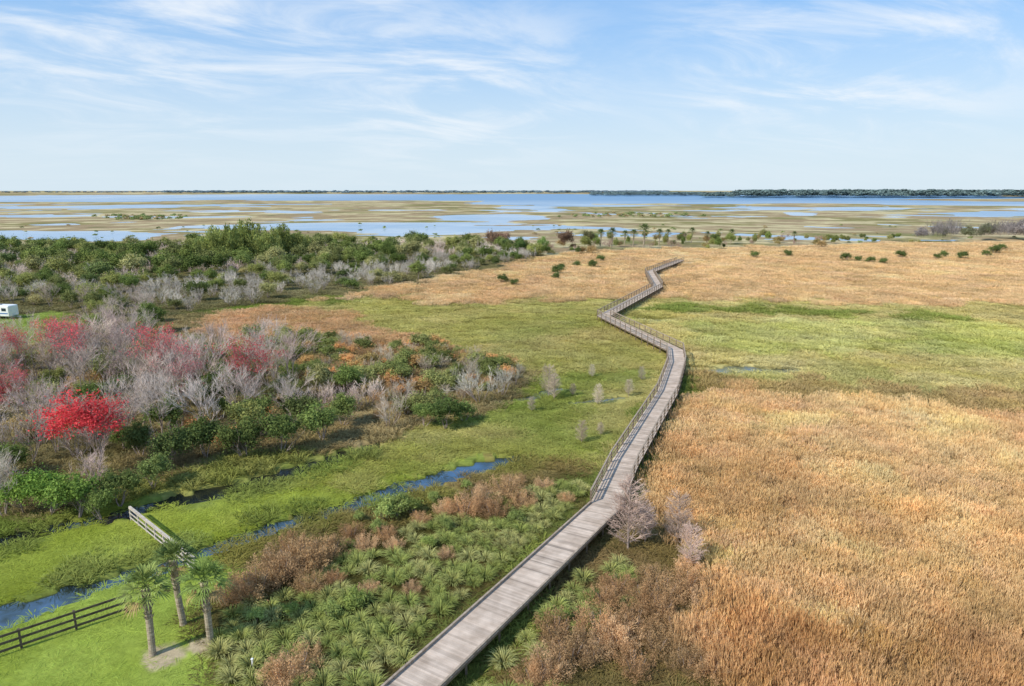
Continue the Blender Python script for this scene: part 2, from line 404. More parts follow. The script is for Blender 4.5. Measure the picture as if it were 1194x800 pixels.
# ---------------------------------------------------------------- boardwalk
DZ=1.15;W2=1.22
PP=[(480,802),(600,690),(706,590),(728,541),(778,458),(789,424),(787,408),(704,368),(767,334),(757,317),(794,303)]
PW=[Vector(G(u,v,DZ)) for u,v in PP]
PW=[PW[0]-(PW[1]-PW[0])*1.6]+PW
def dpath(x,y):
    return dline(x,y,[(p.x,p.y,1) for p in PW],False)
def offs(P,w):
    out=[]
    for i,p in enumerate(P):
        a=(p-P[i-1]).normalized() if i else None
        b=(P[i+1]-p).normalized() if i<len(P)-1 else None
        if a is None:a=b
        if b is None:b=a
        na=Vector((-a.y,a.x));nb=Vector((-b.y,b.x));m=(na+nb).normalized()
        out.append(p+m*(w/max(.5,m.dot(na))))
    return out
def build_boardwalk():
    E=obj('boardwalk',None,loc=(PW[0].x,PW[0].y,0),label='long weathered wooden boardwalk zigzagging over marsh on posts',category='boardwalk')
    O=Vector((PW[0].x,PW[0].y))
    def loc(p,z): return (p.x-O.x,p.y-O.y,z)
    PL=offs(PW,W2);PR=offs(PW,-W2)
    mb=MB();rng=random.Random(3)
    for i in range(len(PW)-1):
        L=(PW[i+1]-PW[i]).length;dist=PW[i].length
        bw=.145 if dist<90 else .3
        n=int(L/bw)
        for k in range(n):
            g=.045
            t0=(k+g)/n;t1=(k+1-g)/n
            a=PL[i].lerp(PL[i+1],t0);b=PL[i].lerp(PL[i+1],t1);c=PR[i].lerp(PR[i+1],t1);d=PR[i].lerp(PR[i+1],t0)
            sh=rng.uniform(.78,1.12)*(1 if rng.random()>.05 else .7);z=DZ+rng.uniform(-.004,.004);h=.04
            m=len(mb.v)
            for zz in(z-h,z):
                for p in(a,b,c,d): mb.v.append(loc(p,zz));mb.a.append(sh)
            for q in((0,1,2,3),(7,6,5,4),(0,4,5,1),(1,5,6,2),(2,6,7,3),(3,7,4,0)):
                mb.f.append(tuple(m+j for j in q));mb.m.append(0)
    obj('deck',mb.mesh('deck',[M_wood]),E)
    for w in(-W2+.12,0,W2-.12):
        mb=MB();Q=offs(PW,w)
        for a,b in zip(Q[:-1],Q[1:]): mb.beam(loc(a,DZ-.17),loc(b,DZ-.17),.09,.24)
        obj('joist',mb.mesh('joist',[M_pile]),E)
    for w in(-W2+.03,W2-.03):
        mb=MB();Q=offs(PW,w)
        for i in range(0,3):
            mb.beam(loc(Q[i],DZ+.13),loc(Q[i+1],DZ+.13),.12,.09)
            L=(Q[i+1]-Q[i]).length;k=0
            while k<L:
                p=Q[i].lerp(Q[i+1],k/L);q=Q[i].lerp(Q[i+1],min(1,(k+.3)/L))
                mb.beam(loc(p,DZ+.045),loc(q,DZ+.045),.11,.085);k+=1.2
        obj('kerb',mb.mesh('kerb',[M_railwood]),E)
    posts=[]
    for sgn in(1,-1):
        Q=offs(PW,sgn*(W2-.02));
        for i in range(3,len(PW)-1):
            mb=MB();a,b=Q[i],Q[i+1]
            mb.beam(loc(a,DZ+1.09),loc(b,DZ+1.09),.13,.04)
            for z in(.95,.62,.3): mb.beam(loc(a,DZ+z),loc(b,DZ+z),.04,.08)
            obj('railing',mb.mesh('railing',[M_railwood]),E)
            L=(b-a).length;n=max(1,round(L/2.3))
            for k in range(n): posts.append((a.lerp(b,k/n),DZ+1.07,DZ+1.07+.6))
        Q=offs(PW,sgn*(W2-.25))
        for i in range(0,3):
            a,b=Q[i],Q[i+1];L=(b-a).length;n=max(1,round(L/3))
            for k in range(n):
                posts.append((a.lerp(b,k/n),DZ-.05,0))
    posts.sort(key=lambda p:(p[0].length if p[0].y>25 else 999))
    cache={}
    mbr=MB()
    for i,(p,top,_) in enumerate(posts):
        if i<99:
            key=round(top,2)
            if key not in cache:
                mb=MB();mb.box((0,0,(top-.4)/2),.12,.12,top+.4);cache[key]=mb.mesh('post',[M_pile])
            obj('post',cache[key],E,loc=loc(p,0))
        else: mbr.box((p.x-O.x,p.y-O.y,(top-.4)/2),.12,.12,top+.4)
    obj('posts',mbr.mesh('posts',[M_pile]),E,kind='stuff')
build_boardwalk()
# ---------------------------------------------------------------- fences
def fence(a,b,mat,hgt,nr,label,step=2.4,pw=.12,cap=False,rh=.14):
    a=Vector(a);b=Vector(b);L=(b-a).length;n=max(1,round(L/step))
    E=obj('wooden_fence',None,loc=(a.x,a.y,0),label=label,category='fence')
    mb=MB();mb.box((0,0,(hgt-.5)/2),pw,pw,hgt+.5);me=mb.mesh('post',[mat])
    ang=math.atan2(b.y-a.y,b.x-a.x)
    for k in range(n+1):
        p=a.lerp(b,k/n)-a;obj('post',me,E,loc=(p.x,p.y,0),rot=(0,0,ang))
    d=b-a;nrm=Vector((-d.y,d.x)).normalized()*(pw/2+.022)
    for j in range(nr):
        z=hgt*(.93-j*.78/max(1,nr-1)*.9)
        mb=MB();mb.beam((-nrm.x,-nrm.y,z),(d.x-nrm.x,d.y-nrm.y,z),.04,rh);obj('rail',mb.mesh('rail',[mat]),E)
    if cap:
        mb=MB();mb.beam((0,0,hgt+.024),(d.x,d.y,hgt+.024),.15,.04);obj('cap_rail',mb.mesh('cap_rail',[mat]),E)
fence(G(-120,806),G(148,714),M_fence_d,1.25,3,'dark weathered three-rail wooden fence along the lawn')
fence(G(153,606),G(214,656),M_fence_w,1.1,3,'pale weathered wooden rail fence across the grassy bank',1.7,.1,True,.09)
fence(G(214,656),G(228,668),M_fence_w,1.1,3,'short pale wooden fence return at the canal edge',1.6,.1,True,.09)
# ---------------------------------------------------------------- camper trailer
def rbox(name,sx,sy,sz,bev,mat,parent,loc,rot=(0,0,0),seg=3):
    import bmesh
    bm=bmesh.new();bmesh.ops.create_cube(bm,size=1)
    for v in bm.verts: v.co=Vector((v.co.x*sx,v.co.y*sy,v.co.z*sz))
    if bev>0: bmesh.ops.bevel(bm,geom=bm.edges[:],offset=bev,segments=seg,affect='EDGES',profile=.6)
    me=bpy.data.meshes.new(name);bm.to_mesh(me);bm.free();me.materials.append(mat)
    return obj(name,me,parent,loc=loc,rot=rot)
def cyl(name,r,d,mat,parent,loc,axis='Y',k=20):
    mb=MB();h=d/2
    mb.tube((0,-h,0),(0,h,0),r,r,k);mb.f.append(tuple(range(k)));mb.m.append(0);mb.f.append(tuple(range(2*k-1,k-1,-1)));mb.m.append(0)
    return obj(name,mb.mesh(name,[mat]),parent,loc=loc)
def camper(u,v):
    x,y=G(u,v)
    E=obj('camper_trailer',None,loc=(x,y,0),rot=(0,0,math.radians(-8)),label='white camper trailer with dark windows parked on grass',category='camper trailer')
    rbox('body',7.2,2.4,2.2,.28,M_white,E,(0,0,1.65))
    rbox('stripe',6.6,.02,.22,0,M_blue,E,(0,-1.21,1.2))
    for xx,w in((-2.4,1.1),(-.4,1.0),(2.5,1.0)): rbox('window',w,.03,.6,.01,M_glass,E,(xx,-1.215,1.95),seg=1)
    d=rbox('door',.7,.03,1.75,.01,M_grey,E,(1.15,-1.215,1.5),seg=1)
    rbox('handle',.08,.05,.12,.01,M_black,d,(.25,-.04,0),seg=1)
    for xx in(-.9,.1):
        for yy in(-1.02,1.02):
            w=cyl('wheel',.36,.24,M_black,E,(xx,yy,.36));cyl('rim',.2,.26,M_grey,w,(0,0,0))
    rbox('roof_vent',.7,.6,.16,.04,M_grey,E,(.6,0,2.83));rbox('air_conditioner',1.0,.8,.26,.08,M_white,E,(-1.4,0,2.88))
    mb=MB();mb.beam((3.5,-.6,.5),(4.9,0,.5),.1,.12);mb.beam((3.5,.6,.5),(4.9,0,.5),.1,.12);mb.beam((4.8,0,.5),(4.8,0,.04),.1,.1);mb.box((4.95,0,.52),.25,.16,.16)
    obj('tow_hitch',mb.mesh('tow_hitch',[M_grey]),E)
camper(-1,371)
# ---------------------------------------------------------------- plant meshes
def leafcloud(seed,R,Hc,z0,ncl,nl,leaf,clr=(.28,.5),asp=1.7,rag=.25,upb=.3):
    r=np.random.RandomState(seed)
    d=r.normal(size=(ncl,3));d/=np.linalg.norm(d,axis=1)[:,None];d[:,2]=np.where(d[:,2]<-.4,-d[:,2]*.6,d[:,2])
    rad=r.uniform(.25,.82,ncl)[:,None]
    C=d*rad*np.array([R,R,Hc/2]);C[:,2]+=z0+Hc/2
    cr=r.uniform(*clr,ncl)*R
    ci=r.choice(ncl,nl,p=cr**2/np.sum(cr**2))
    e=r.normal(size=(nl,3));e/=np.linalg.norm(e,axis=1)[:,None]
    q=r.uniform(.0,1,nl)**.4*(1+rag*r.normal(size=nl)*.6)
    P=C[ci]+e*(q*cr[ci])[:,None]*np.array([1,1,.8])
    P[:,2]=np.maximum(P[:,2],.05+r.uniform(0,.2,nl))
    n=e+r.normal(size=(nl,3))*.7+np.array([0,0,upb]);n/=np.linalg.norm(n,axis=1)[:,None]
    t=np.cross(n,r.normal(size=(nl,3)));t/=np.linalg.norm(t,axis=1)[:,None];b=np.cross(n,t)
    s=leaf*r.uniform(.5,1.35,nl)[:,None]
    V=np.stack([P-t*s*asp*.5,P+b*s*.4,P+t*s*asp*.5,P-b*s*.4],1).reshape(-1,3)
    F=np.arange(nl*4).reshape(-1,4)
    cs=r.uniform(0,1,ncl)
    sh=np.clip(.15+.5*cs[ci]+.35*r.uniform(0,1,nl),0,1)
    return V,F,np.repeat(sh,4)
def grow(mbT,mbC,p,d,L,r,depth,maxd,rng,up,kids,tips,spread=.75,kb=4):
    seg=3 if depth<2 else (2 if depth<3 else 1)
    pts=[p]
    dd=d.copy()
    for i in range(seg):
        dd=(dd+Vector((rng.gauss(0,.16),rng.gauss(0,.16),rng.gauss(0,.1)+up*.12))).normalized()
        pts.append(pts[-1]+dd*(L/seg))
    mb=mbT if depth<2 else mbC
    for i in range(seg):
        r0=r*(1-.6*i/seg);r1=r*(1-.6*(i+1)/seg)
        mb.tube(pts[i],pts[i+1],r0,r1,5 if depth<1 else 3,0,rng.random())
    if depth>=maxd: tips.append(pts[-1]);return
    for k in range(kids[depth]):
        t=rng.uniform(.3,1.0) if k else 1.0
        j=min(seg-1,int(t*seg));q=pts[j].lerp(pts[j+1],t*seg-j)
        a=Vector((rng.gauss(0,1),rng.gauss(0,1),rng.gauss(0,.6)))
        nd=(dd+a.normalized()*spread+Vector((0,0,up*.2))).normalized()
        grow(mbT,mbC,q,nd,L*rng.uniform(.5,.72),max(.009,r*.42),depth+1,maxd,rng,up,kids,tips,spread)
def baretree(seed,Ht,stems,kids,r0=.1,lean=.3,up=1,spread=.75,lsz=.12,nleaf=0,frac=1.0):
    rng=random.Random(seed);T=MB();C=MB();tips=[]
    for s in range(stems):
        a=rng.uniform(0,6.28);l=lean*rng.uniform(.4,1.3) if stems>1 else .05
        d=Vector((math.cos(a)*l,math.sin(a)*l,1)).normalized()
        grow(T,C,Vector((math.cos(a)*.12*(stems>1),math.sin(a)*.12*(stems>1),-.1)),d,Ht*rng.uniform(.42,.52),r0,0,len(kids),rng,up,kids,tips,spread)
    if nleaf:
        tp=sorted(tips,key=lambda t:-(t.z+rng.gauss(0,.8)))[:max(1,int(len(tips)*frac))]
        for i in range(nleaf):
            p=rng.choice(tp)+Vector((rng.gauss(0,.16),rng.gauss(0,.16),rng.gauss(0,.14)))
            t=Vector((rng.gauss(0,1),rng.gauss(0,1),rng.gauss(0,1))).normalized();b=t.cross(Vector((rng.gauss(0,1),rng.gauss(0,1),rng.gauss(0,1)))).normalized()
            s=lsz*rng.uniform(.5,1.2)
            C.quad([p-t*s,p+b*s*.6,p+t*s,p-b*s*.6],1,rng.random())
    return T,C
def trunkmesh(seed,Hc,stems=3,r=.1,spread=.5):
    rng=random.Random(seed);T=MB();tips=[]
    for s in range(stems):
        a=rng.uniform(0,6.28);d=Vector((math.cos(a)*spread,math.sin(a)*spread,1)).normalized()
        grow(T,T,Vector((math.cos(a)*.08,math.sin(a)*.08,-.1)),d,Hc*.45,r,0,2,rng,1,[3,3],tips)
    return T
LIB={}
def add_kind(k,tr,cr): LIB.setdefault(k,[]).append((tr,cr))
def mk_leaf(name,args,mat=M_leaf):
    V,F,sh=leafcloud(*args[0],**args[1]);return mesh_np(name,V,F,[mat],{'shade':('FLOAT',sh)})
for s in range(4):
    tr=trunkmesh(s+10,4.5,3,.09).mesh('trunk',[M_bark])
    add_kind('green',tr,mk_leaf('crown',((s+20,2.5,4.2,.5,38,5200,.16),dict(clr=(.16,.4),rag=.7))))
for s in range(3):
    tr=trunkmesh(s+30,2.2,4,.05,.7).mesh('trunk',[M_bark])
    add_kind('bush',tr,mk_leaf('crown',((s+40,1.5,2.2,.1,24,2600,.12),dict(clr=(.16,.42),rag=1.0))))
def plume(seed,R,Ht,nst,nl,leaf,out=.35,sp=.16):
    r=np.random.RandomState(seed);P=[];D=[];sh=[]
    for i in range(nst):
        a=r.uniform(0,6.28);rad=R*r.uniform(0,1)**.6
        b=np.array([math.cos(a)*rad*.6,math.sin(a)*rad*.6,0]);top=np.array([math.cos(a)*rad*1.15+r.normal()*.1,math.sin(a)*rad*1.15+r.normal()*.1,Ht*r.uniform(.65,1)*(1-.35*(rad/R)**2)])
        k=nl//nst;t=r.uniform(.12,1,k);w=sp*R*(1.1-t*.8)
        Q=b+(top-b)*t[:,None]+r.normal(size=(k,3))*w[:,None];P.append(Q);s0=r.uniform(0,.7);sh+=list(np.clip(s0+r.uniform(0,.3,k),0,1))
        dd=(top-b)/np.linalg.norm(top-b)+r.normal(size=(k,3))*.5;D.append(dd)
    P=np.concatenate(P);D=np.concatenate(D);D/=np.linalg.norm(D,axis=1)[:,None];n=len(P)
    P[:,2]=np.maximum(P[:,2],.05)
    b=np.cross(D,r.normal(size=(n,3)));b/=np.linalg.norm(b,axis=1)[:,None]
    s=leaf*r.uniform(.6,1.4,n)[:,None]
    V=np.stack([P-D*s,P+b*s*.28,P+D*s,P-b*s*.28],1).reshape(-1,3)
    return V,np.arange(n*4).reshape(-1,4),np.repeat(np.array(sh),4)
def mk_plume(name,a,mat=M_leaf,**k):
    V,F,sh=plume(*a,**k);return mesh_np(name,V,F,[mat],{'shade':('FLOAT',sh)})
for s in range(3):
    T=MB();rng=random.Random(s)
    for i in range(9):
        a=rng.uniform(0,6.28);T.tube((math.cos(a)*.2,math.sin(a)*.2,-.05),(math.cos(a)*.6,math.sin(a)*.6,1.2),.02,.01,4,0,.5)
    add_kind('plume',T.mesh('trunk',[M_bark]),mk_plume('crown',(s+50,1.3,1.75,48,5200,.055)))
for s in range(2):
    add_kind('bamboo',trunkmesh(s+70,6,5,.08,.4).mesh('trunk',[M_bark]),mk_plume('crown',(s+60,3.6,9,30,8000,.3),sp=.2))
for s in range(4):
    T,C=baretree(s+100,6.5,3,[4,4,5,4],.06,.4)
    add_kind('bare',T.mesh('trunk',[M_bark]),C.mesh('crown',[M_twig]))
for s in range(3):
    T,C=baretree(s+120,2.8,6,[4,4,5],.035,.9,.8,.8)
    add_kind('bareshrub',T.mesh('trunk',[M_bark]),C.mesh('crown',[M_twig]))
def redtree(seed,R,nl,leaf,clr):
    T,C=baretree(seed,7,3,[4,4,4,3],.07,.35)
    V,F,sh=leafcloud(seed,R,5.2,1.9,70,nl,leaf,clr=clr,rag=1.0)
    n0=len(C.v);C.v+=[tuple(p) for p in V];C.a+=list(sh);C.f+=[tuple(int(i)+n0 for i in f) for f in F];C.m+=[1]*len(F)
    return T,C
for s in range(2):
    T,C=redtree(s+150,2.9,7500,.1,(.14,.32));add_kind('red',T.mesh('trunk',[M_bark]),C.mesh('crown',[M_bark,M_red]))
for s in range(3):
    T,C=baretree(s+140,7,3,[4,4,4,4],.065,.35,nleaf=1900,lsz=.065,frac=.5)
    add_kind('pink',T.mesh('trunk',[M_bark]),C.mesh('crown',[M_bark,M_red]))
def cypress(seed,Ht):
    rng=random.Random(seed);T=MB();C=MB()
    T.tube((0,0,-.1),(0.05,0,Ht*.5),.06,.035,7);T.tube((0.05,0,Ht*.5),(0,0.03,Ht*.95),.035,.01,6)
    for i in range(130):
        t=rng.uniform(.08,.97);z=Ht*t*.85;L=(1-t*.85)**.45*(.55+.45*min(1,t*3))*Ht*.36;a=rng.uniform(0,6.28)
        d=Vector((math.cos(a),math.sin(a),rng.uniform(.4,1.1))).normalized()
        p=Vector((0,0,z));q=p+d*L;C.tube(p,q,.012,.006,3,0,rng.random())
        for j in range(16):
            s=p.lerp(q,rng.uniform(.25,1));e=s+(d+Vector((rng.gauss(0,.8),rng.gauss(0,.8),rng.gauss(0.1,.6)))).normalized()*L*rng.uniform(.12,.34)
            C.tube(s,e,.007,.004,3,0,rng.random())
    return T,C
for s in range(3):
    T,C=cypress(s,4.2);add_kind('cypress',T.mesh('trunk',[M_bark]),C.mesh('crown',[M_twig]))
def palmcrown(seed,Lf=1.5,nf=38,z=0):
    rng=random.Random(seed);C=MB()
    for i in range(nf):
        az=i*2.39996+rng.uniform(-.2,.2);el=math.radians(84-118*(i/nf)**.85+rng.uniform(-8,8))
        d=Vector((math.cos(az)*math.cos(el),math.sin(az)*math.cos(el),math.sin(el)))
        side=Vector((-math.sin(az),math.cos(az),0));up=side.cross(d)*-1
        if up.z<0: up=-up
        dead=i>nf-4
        pl=Lf*rng.uniform(.42,.66);p0=Vector((0,0,z));p1=p0+d*pl+Vector((0,0,-.06))
        C.tube(p0,p1,.022,.014,3,0,.6)
        nb=12
        for k in range(nb):
            t=(k/(nb-1)-.5)*2;ang=t*math.radians(74)
            fd=(d*math.cos(ang)+side*math.sin(ang)+up*(.25*abs(t))).normalized()
            bl=Lf*(.78-.26*abs(t))*rng.uniform(.85,1.1)
            m=p1+fd*bl*.6;e=p1+fd*bl*.98+Vector((0,0,-bl*.22))
            w=(fd.cross(up)).normalized()*.034
            sh=rng.uniform(.1,1)
            C.quad([p1-w*.4,p1+w*.4,m+w,m-w],1 if dead else 0,sh);C.quad([m-w,m+w,e],1 if dead else 0,sh)
    return C
M_dead=foliage_mat('dead_fronds',tuple(s2l((176,150,108))),.6,1.2,.2)
M_palmleaf=foliage_mat('palm_fronds','object',.5,1.5,.15)
def palmtrunk(seed,h,r=.19,bend=.15):
    rng=random.Random(seed);T=MB();n=16;pts=[Vector((bend*math.sin(i/n*2),0,-.1+(h+.1)*i/n)) for i in range(n+1)]
    for i in range(n):
        T.tube(pts[i],pts[i+1],r*(1.25 if i==0 else 1.0)*(1+.12*(i>11)),r*.93*(1+.12*(i>11)),12)
        for k in range(7):
            a=rng.uniform(0,6.28);b=pts[i]+Vector((math.cos(a)*r*.95,math.sin(a)*r*.95,0))
            if i>8: T.tube(b,b+Vector((math.cos(a)*.09,math.sin(a)*.09,.2)),.045,.02,4)
    return T,pts[-1]
def palm(u,v,h,seed,scale,label,col,Lf=1.5,nf=38,small=False):
    x,y=G(u,v);E=obj('palm_tree',None,loc=(x,y,0),rot=(0,0,seed*1.7),scl=(scale,)*3,label=label,category='palm tree')
    T,top=palmtrunk(seed,h);obj('trunk',T.mesh('trunk',[M_palmtrunk],False),E)
    c=obj('crown',palmcrown(seed,Lf,nf).mesh('crown',[M_palmleaf,M_dead]),E,loc=tuple(top));c.color=tuple(s2l(col))+(1,)
    return E
palm(178,764,4.1,1,1,'cabbage palm with ringed grey trunk on mulch patch',(130,142,80),1.28,32)
palm(214,728,4.3,2,1,'cabbage palm with drooping fan fronds beside the canal',(120,134,76),1.18,30)
palm(246,752,4.1,3,1,'cabbage palm with dense green crown at shrub edge',(126,144,78),1.28,32)
def tuftmesh(name,seed,nb,L,R,wid,bend,mat,wind=0,out=.5,shlo=0,shhi=1,plumes=0,ncl=0,S=0):
    r=np.random.RandomState(seed)
    a=r.uniform(0,6.283,nb);rr=R*np.sqrt(r.uniform(0,1,nb));l=L*r.uniform(.55,1.1,nb)
    o=out*r.uniform(.2,1.2,nb);v=r.uniform(-.12,.12,nb)
    B=np.stack([np.cos(a)*rr,np.sin(a)*rr,np.zeros(nb)-.03],1)
    if ncl:
        g=int(math.ceil(math.sqrt(ncl)));ii=np.arange(g*g)
        cx=((ii%g)+.5+r.uniform(-.45,.45,g*g))/g*S-S/2;cy=((ii//g)+.5+r.uniform(-.45,.45,g*g))/g*S-S/2
        ci=r.randint(0,g*g,nb);B[:,0]+=cx[ci];B[:,1]+=cy[ci]
        l*=r.uniform(.68,1.12,g*g)[ci];v+=r.uniform(-.15,.15,g*g)[ci]
    dr=np.stack([np.cos(a)*o+wind*r.uniform(.3,1.2,nb),np.sin(a)*o,np.ones(nb)],1);dr/=np.linalg.norm(dr,axis=1)[:,None]
    hd=np.stack([np.cos(a)+wind*2,np.sin(a),np.zeros(nb)],1);hd/=np.linalg.norm(hd,axis=1)[:,None]
    M1=B+dr*(l*.5)[:,None];M2=M1+(dr+hd*bend*.6)*(l*.28)[:,None]
    E=M2+(dr*.5+hd*bend)*(l*.3)[:,None]-np.array([0,0,1])*(bend*.18*l)[:,None]
    ph=r.uniform(0,6.283,nb);w=np.stack([np.cos(ph),np.sin(ph),np.zeros(nb)],1)*(wid*r.uniform(.6,1.3,nb))[:,None]
    V=np.stack([B-w*.5,B+w*.5,M1-w*.5,M1+w*.5,M2-w*.45,M2+w*.45,E-w*.08,E+w*.08],1).reshape(-1,3)
    i=np.arange(nb)[:,None]*8
    F=np.concatenate([i+np.array([0,1,3,2]),i+np.array([2,3,5,4]),i+np.array([4,5,7,6])],1).reshape(-1,4)
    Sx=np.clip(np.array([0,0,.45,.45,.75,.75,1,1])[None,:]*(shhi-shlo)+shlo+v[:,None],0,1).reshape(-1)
    if plumes:
        k=plumes;ix=r.randint(0,nb,k);PV=[]
        P=M2[ix]+r.normal(size=(k,3))*.04;D=(E[ix]-M2[ix])*.5+np.array([0,0,.2*L])+r.normal(size=(k,3))*.03;D/=np.linalg.norm(D,axis=1)[:,None]
        for q in range(2):
            b=np.cross(D,r.normal(size=(k,3)));b/=np.linalg.norm(b,axis=1)[:,None]
            PV.append(np.stack([P,P+D*.13*L+b*.013*L,P+D*.28*L,P+D*.13*L-b*.013*L],1).reshape(-1,3))
        PV=np.concatenate(PV);F=np.concatenate([F,np.arange(len(PV)).reshape(-1,4)+len(V)]);V=np.concatenate([V,PV])
        Sx=np.concatenate([Sx,np.tile(np.repeat(np.clip(.85+v[ix],0,1.1),4),2)])
    return mesh_np(name,V,F,[mat],{'shade':('FLOAT',Sx)})
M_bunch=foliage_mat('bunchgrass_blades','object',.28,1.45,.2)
M_bunch_i=foliage_mat('bunchgrass_blades_mass','inst',.28,1.45,.2)
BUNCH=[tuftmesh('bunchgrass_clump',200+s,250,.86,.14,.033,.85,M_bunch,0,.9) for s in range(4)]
# ---------------------------------------------------------------- placing individuals
LAB={
 'green':('broadleaf_tree','tree','dense dark green broadleaf tree in marsh woodland','trees in the marsh woodland'),
 'bush':('shrub','shrub','rounded leafy green shrub in dry grass','leafy shrubs in the grass'),
 'orangebush':('shrub','shrub','rust orange leafed shrub among dry grass','leafy shrubs in the grass'),
 'plume':('feathery_shrub','shrub','feathery reddish brown dried shrub beside the boardwalk','feathery brown shrubs'),
 'bamboo':('bamboo_clump','tree','tall feathery olive green clump above the woodland','feathery tall clumps'),
 'bare':('bare_tree','tree','leafless pale grey tree with fine twigs','leafless grey trees'),
 'bareshrub':('bare_shrub','shrub','leafless silvery grey twiggy shrub','leafless grey shrubs'),
 'red':('red_maple_tree','tree','red budding maple tree with grey branches','red maple trees'),
 'pink':('red_maple_tree','tree','pinkish red budding maple tree with grey branches','red maple trees'),
 'cypress':('cypress_tree','tree','leafless young cypress with pinkish grey twigs','young leafless cypresses'),
}
NOM={'green':5.0,'bush':2.3,'orangebush':2.3,'plume':1.9,'bamboo':9.,'bare':6.6,'bareshrub':2.9,'red':7.,'pink':7.,'cypress':4.2}
cnt=0
BR={'green':1.25,'bush':1.22,'orangebush':1.16,'bamboo':1.2,'plume':1.0,'bare':1.08,'bareshrub':1.07}
def place(kind,x,y,h,col,label=None,wide=1.0,small=False):
    global cnt;cnt+=1
    lk='bush' if kind=='orangebush' else kind
    tr,cr=LIB[lk][cnt%len(LIB[lk])]
    nm,cat,lab,grp=LAB[kind]
    s=h/NOM[kind]
    rz=(cnt*2.399)%6.283
    cj=random.uniform(.78,1.22);k=BR.get(kind,1.0)
    c=tuple(np.clip(s2l(np.minimum(255,np.array(col)*k))*cj,0,1))+(1,)
    if small:
        E=obj(nm,cr,loc=(x,y,0),rot=(0,0,rz),scl=(s*wide,s*wide,s),label=label or lab,category=cat,group=grp);E.color=c;return E
    E=obj(nm,None,loc=(x,y,0),rot=(0,0,rz),scl=(s*wide,s*wide,s),label=label or lab,category=cat,group=grp)
    obj('trunk',tr,E);c_=obj('crown',cr,E);c_.color=c
    return E
GREENS=[(94,104,56),(84,96,52),(106,114,64),(120,122,72),(100,104,64),(82,92,54),(128,126,84)]
GREYS=[(186,170,158),(176,160,148),(190,176,166),(170,154,142),(188,166,158)]
ORNG=[(176,136,92),(188,148,100),(158,130,86),(142,124,80)]
def PU(kind,u,v,h,col,**k):
    x,y=G(u,v);return place(kind,x,y,h,col,**k)
taken=[]
LAWNL=[G(*p) for p in[(-200,362),(60,360),(115,370),(122,390),(60,410),(-200,416)]]
def scat(poly,n,md,seed):
    r=np.random.RandomState(seed);wp=[G(*p) for p in poly]
    xs=[p[0] for p in wp];ys=[p[1] for p in wp];out=[];tries=0
    while len(out)<n and tries<n*60:
        tries+=1
        x=r.uniform(min(xs),max(xs));y=r.uniform(min(ys),max(ys))
        ax,ay=np.array([x]),np.array([y])
        if not inpoly(ax,ay,wp)[0] or inpoly(ax,ay,LAWNL)[0]: continue
        m=md*r.uniform(.7,1.2)
        if any((x-a)**2+(y-b)**2<m*m for a,b in taken[-900:]): continue
        if course_d(ax,ay)[0]<1.9: continue
        taken.append((x,y));out.append((x,y))
    return out
EXP=[('green',60,600,4.2,(104,128,60)),('green',92,603,4.2,(106,126,62)),('green',28,598,3.6,(108,128,60)),('green',140,590,3.6,(88,98,56)),('green',118,606,2.8,(94,106,58)),
 ('green',200,548,4.6,(82,92,54)),('green',240,536,4.6,(86,98,56)),('green',285,536,4.6,(82,92,52)),('green',330,530,4.8,(88,100,56)),('green',375,516,4.8,(96,108,60)),('green',400,498,4.2,(100,110,62)),
 ('green',350,500,4.4,(86,94,56)),('green',300,505,4.6,(92,102,58)),('green',180,570,3.4,(90,100,58)),('green',165,535,4.0,(86,96,56)),
 ('green',520,500,4.0,(82,96,54)),('green',495,498,3.2,(96,108,60)),('bush',540,492,2.6,(92,104,58)),
 ('bareshrub',452,498,4.4,(170,158,142)),('bareshrub',470,470,4.0,(174,164,150)),
 ('bareshrub',560,470,4.8,(174,168,154)),('bareshrub',545,456,4.2,(170,164,150)),('bareshrub',583,462,4.4,(162,156,144)),('bareshrub',600,450,3.6,(150,146,128)),
 ('red',112,556,8.4,(224,84,88)),('pink',303,482,7.4,(216,84,94)),('pink',290,474,8.4,(214,92,100)),('pink',95,452,9.2,(218,92,100)),('pink',45,450,8.6,(216,88,96)),('red',-12,505,6.2,(200,92,90)),('pink',190,470,10,(214,98,104)),
 ('pink',222,492,8.2,(204,132,132)),('bare',250,470,9.2,(190,170,162)),('bare',210,500,9.2,(188,174,164)),('bare',190,520,8.4,(190,178,168)),('bare',150,455,9.4,(186,168,158)),
 ('bare',50,520,7.2,(184,166,158)),('bare',5,602,6.2,(180,170,156)),('bare',275,500,8.4,(188,174,166)),('bare',235,520,7.8,(188,176,168)),
 ('cypress',732,642,6.1,(188,164,150)),('cypress',789,634,4.4,(180,158,142)),('cypress',804,664,3.6,(186,162,148)),('cypress',752,634,3.4,(186,162,148)),
 ('cypress',678,516,2.6,(188,170,148)),('cypress',640,462,4.4,(182,166,146)),('cypress',646,466,3.6,(182,166,146)),('cypress',697,472,2.8,(184,170,150)),('cypress',733,462,2.4,(184,170,150)),('cypress',620,480,2.0,(184,170,150)),('cypress',690,440,2.0,(176,166,146)),
 ('cypress',668,462,1.8,(180,164,144)),('cypress',700,508,1.6,(180,164,144)),('cypress',748,444,2.2,(160,150,130)),
]
for k,u,v,h,c in EXP:
    x,y=G(u,v);taken.append((x,y))
    if k=='red':
        for q in range(8): taken.append((x+2.2*math.cos(q*.785),y+2.2*math.sin(q*.785)))
    place(k,x,y,h,c,wide=1.2 if k=='red' else 1.0,label=('vivid red maple tree rising above green bushes' if (k=='red' and h>8.1) else None))
r=random.Random(5)
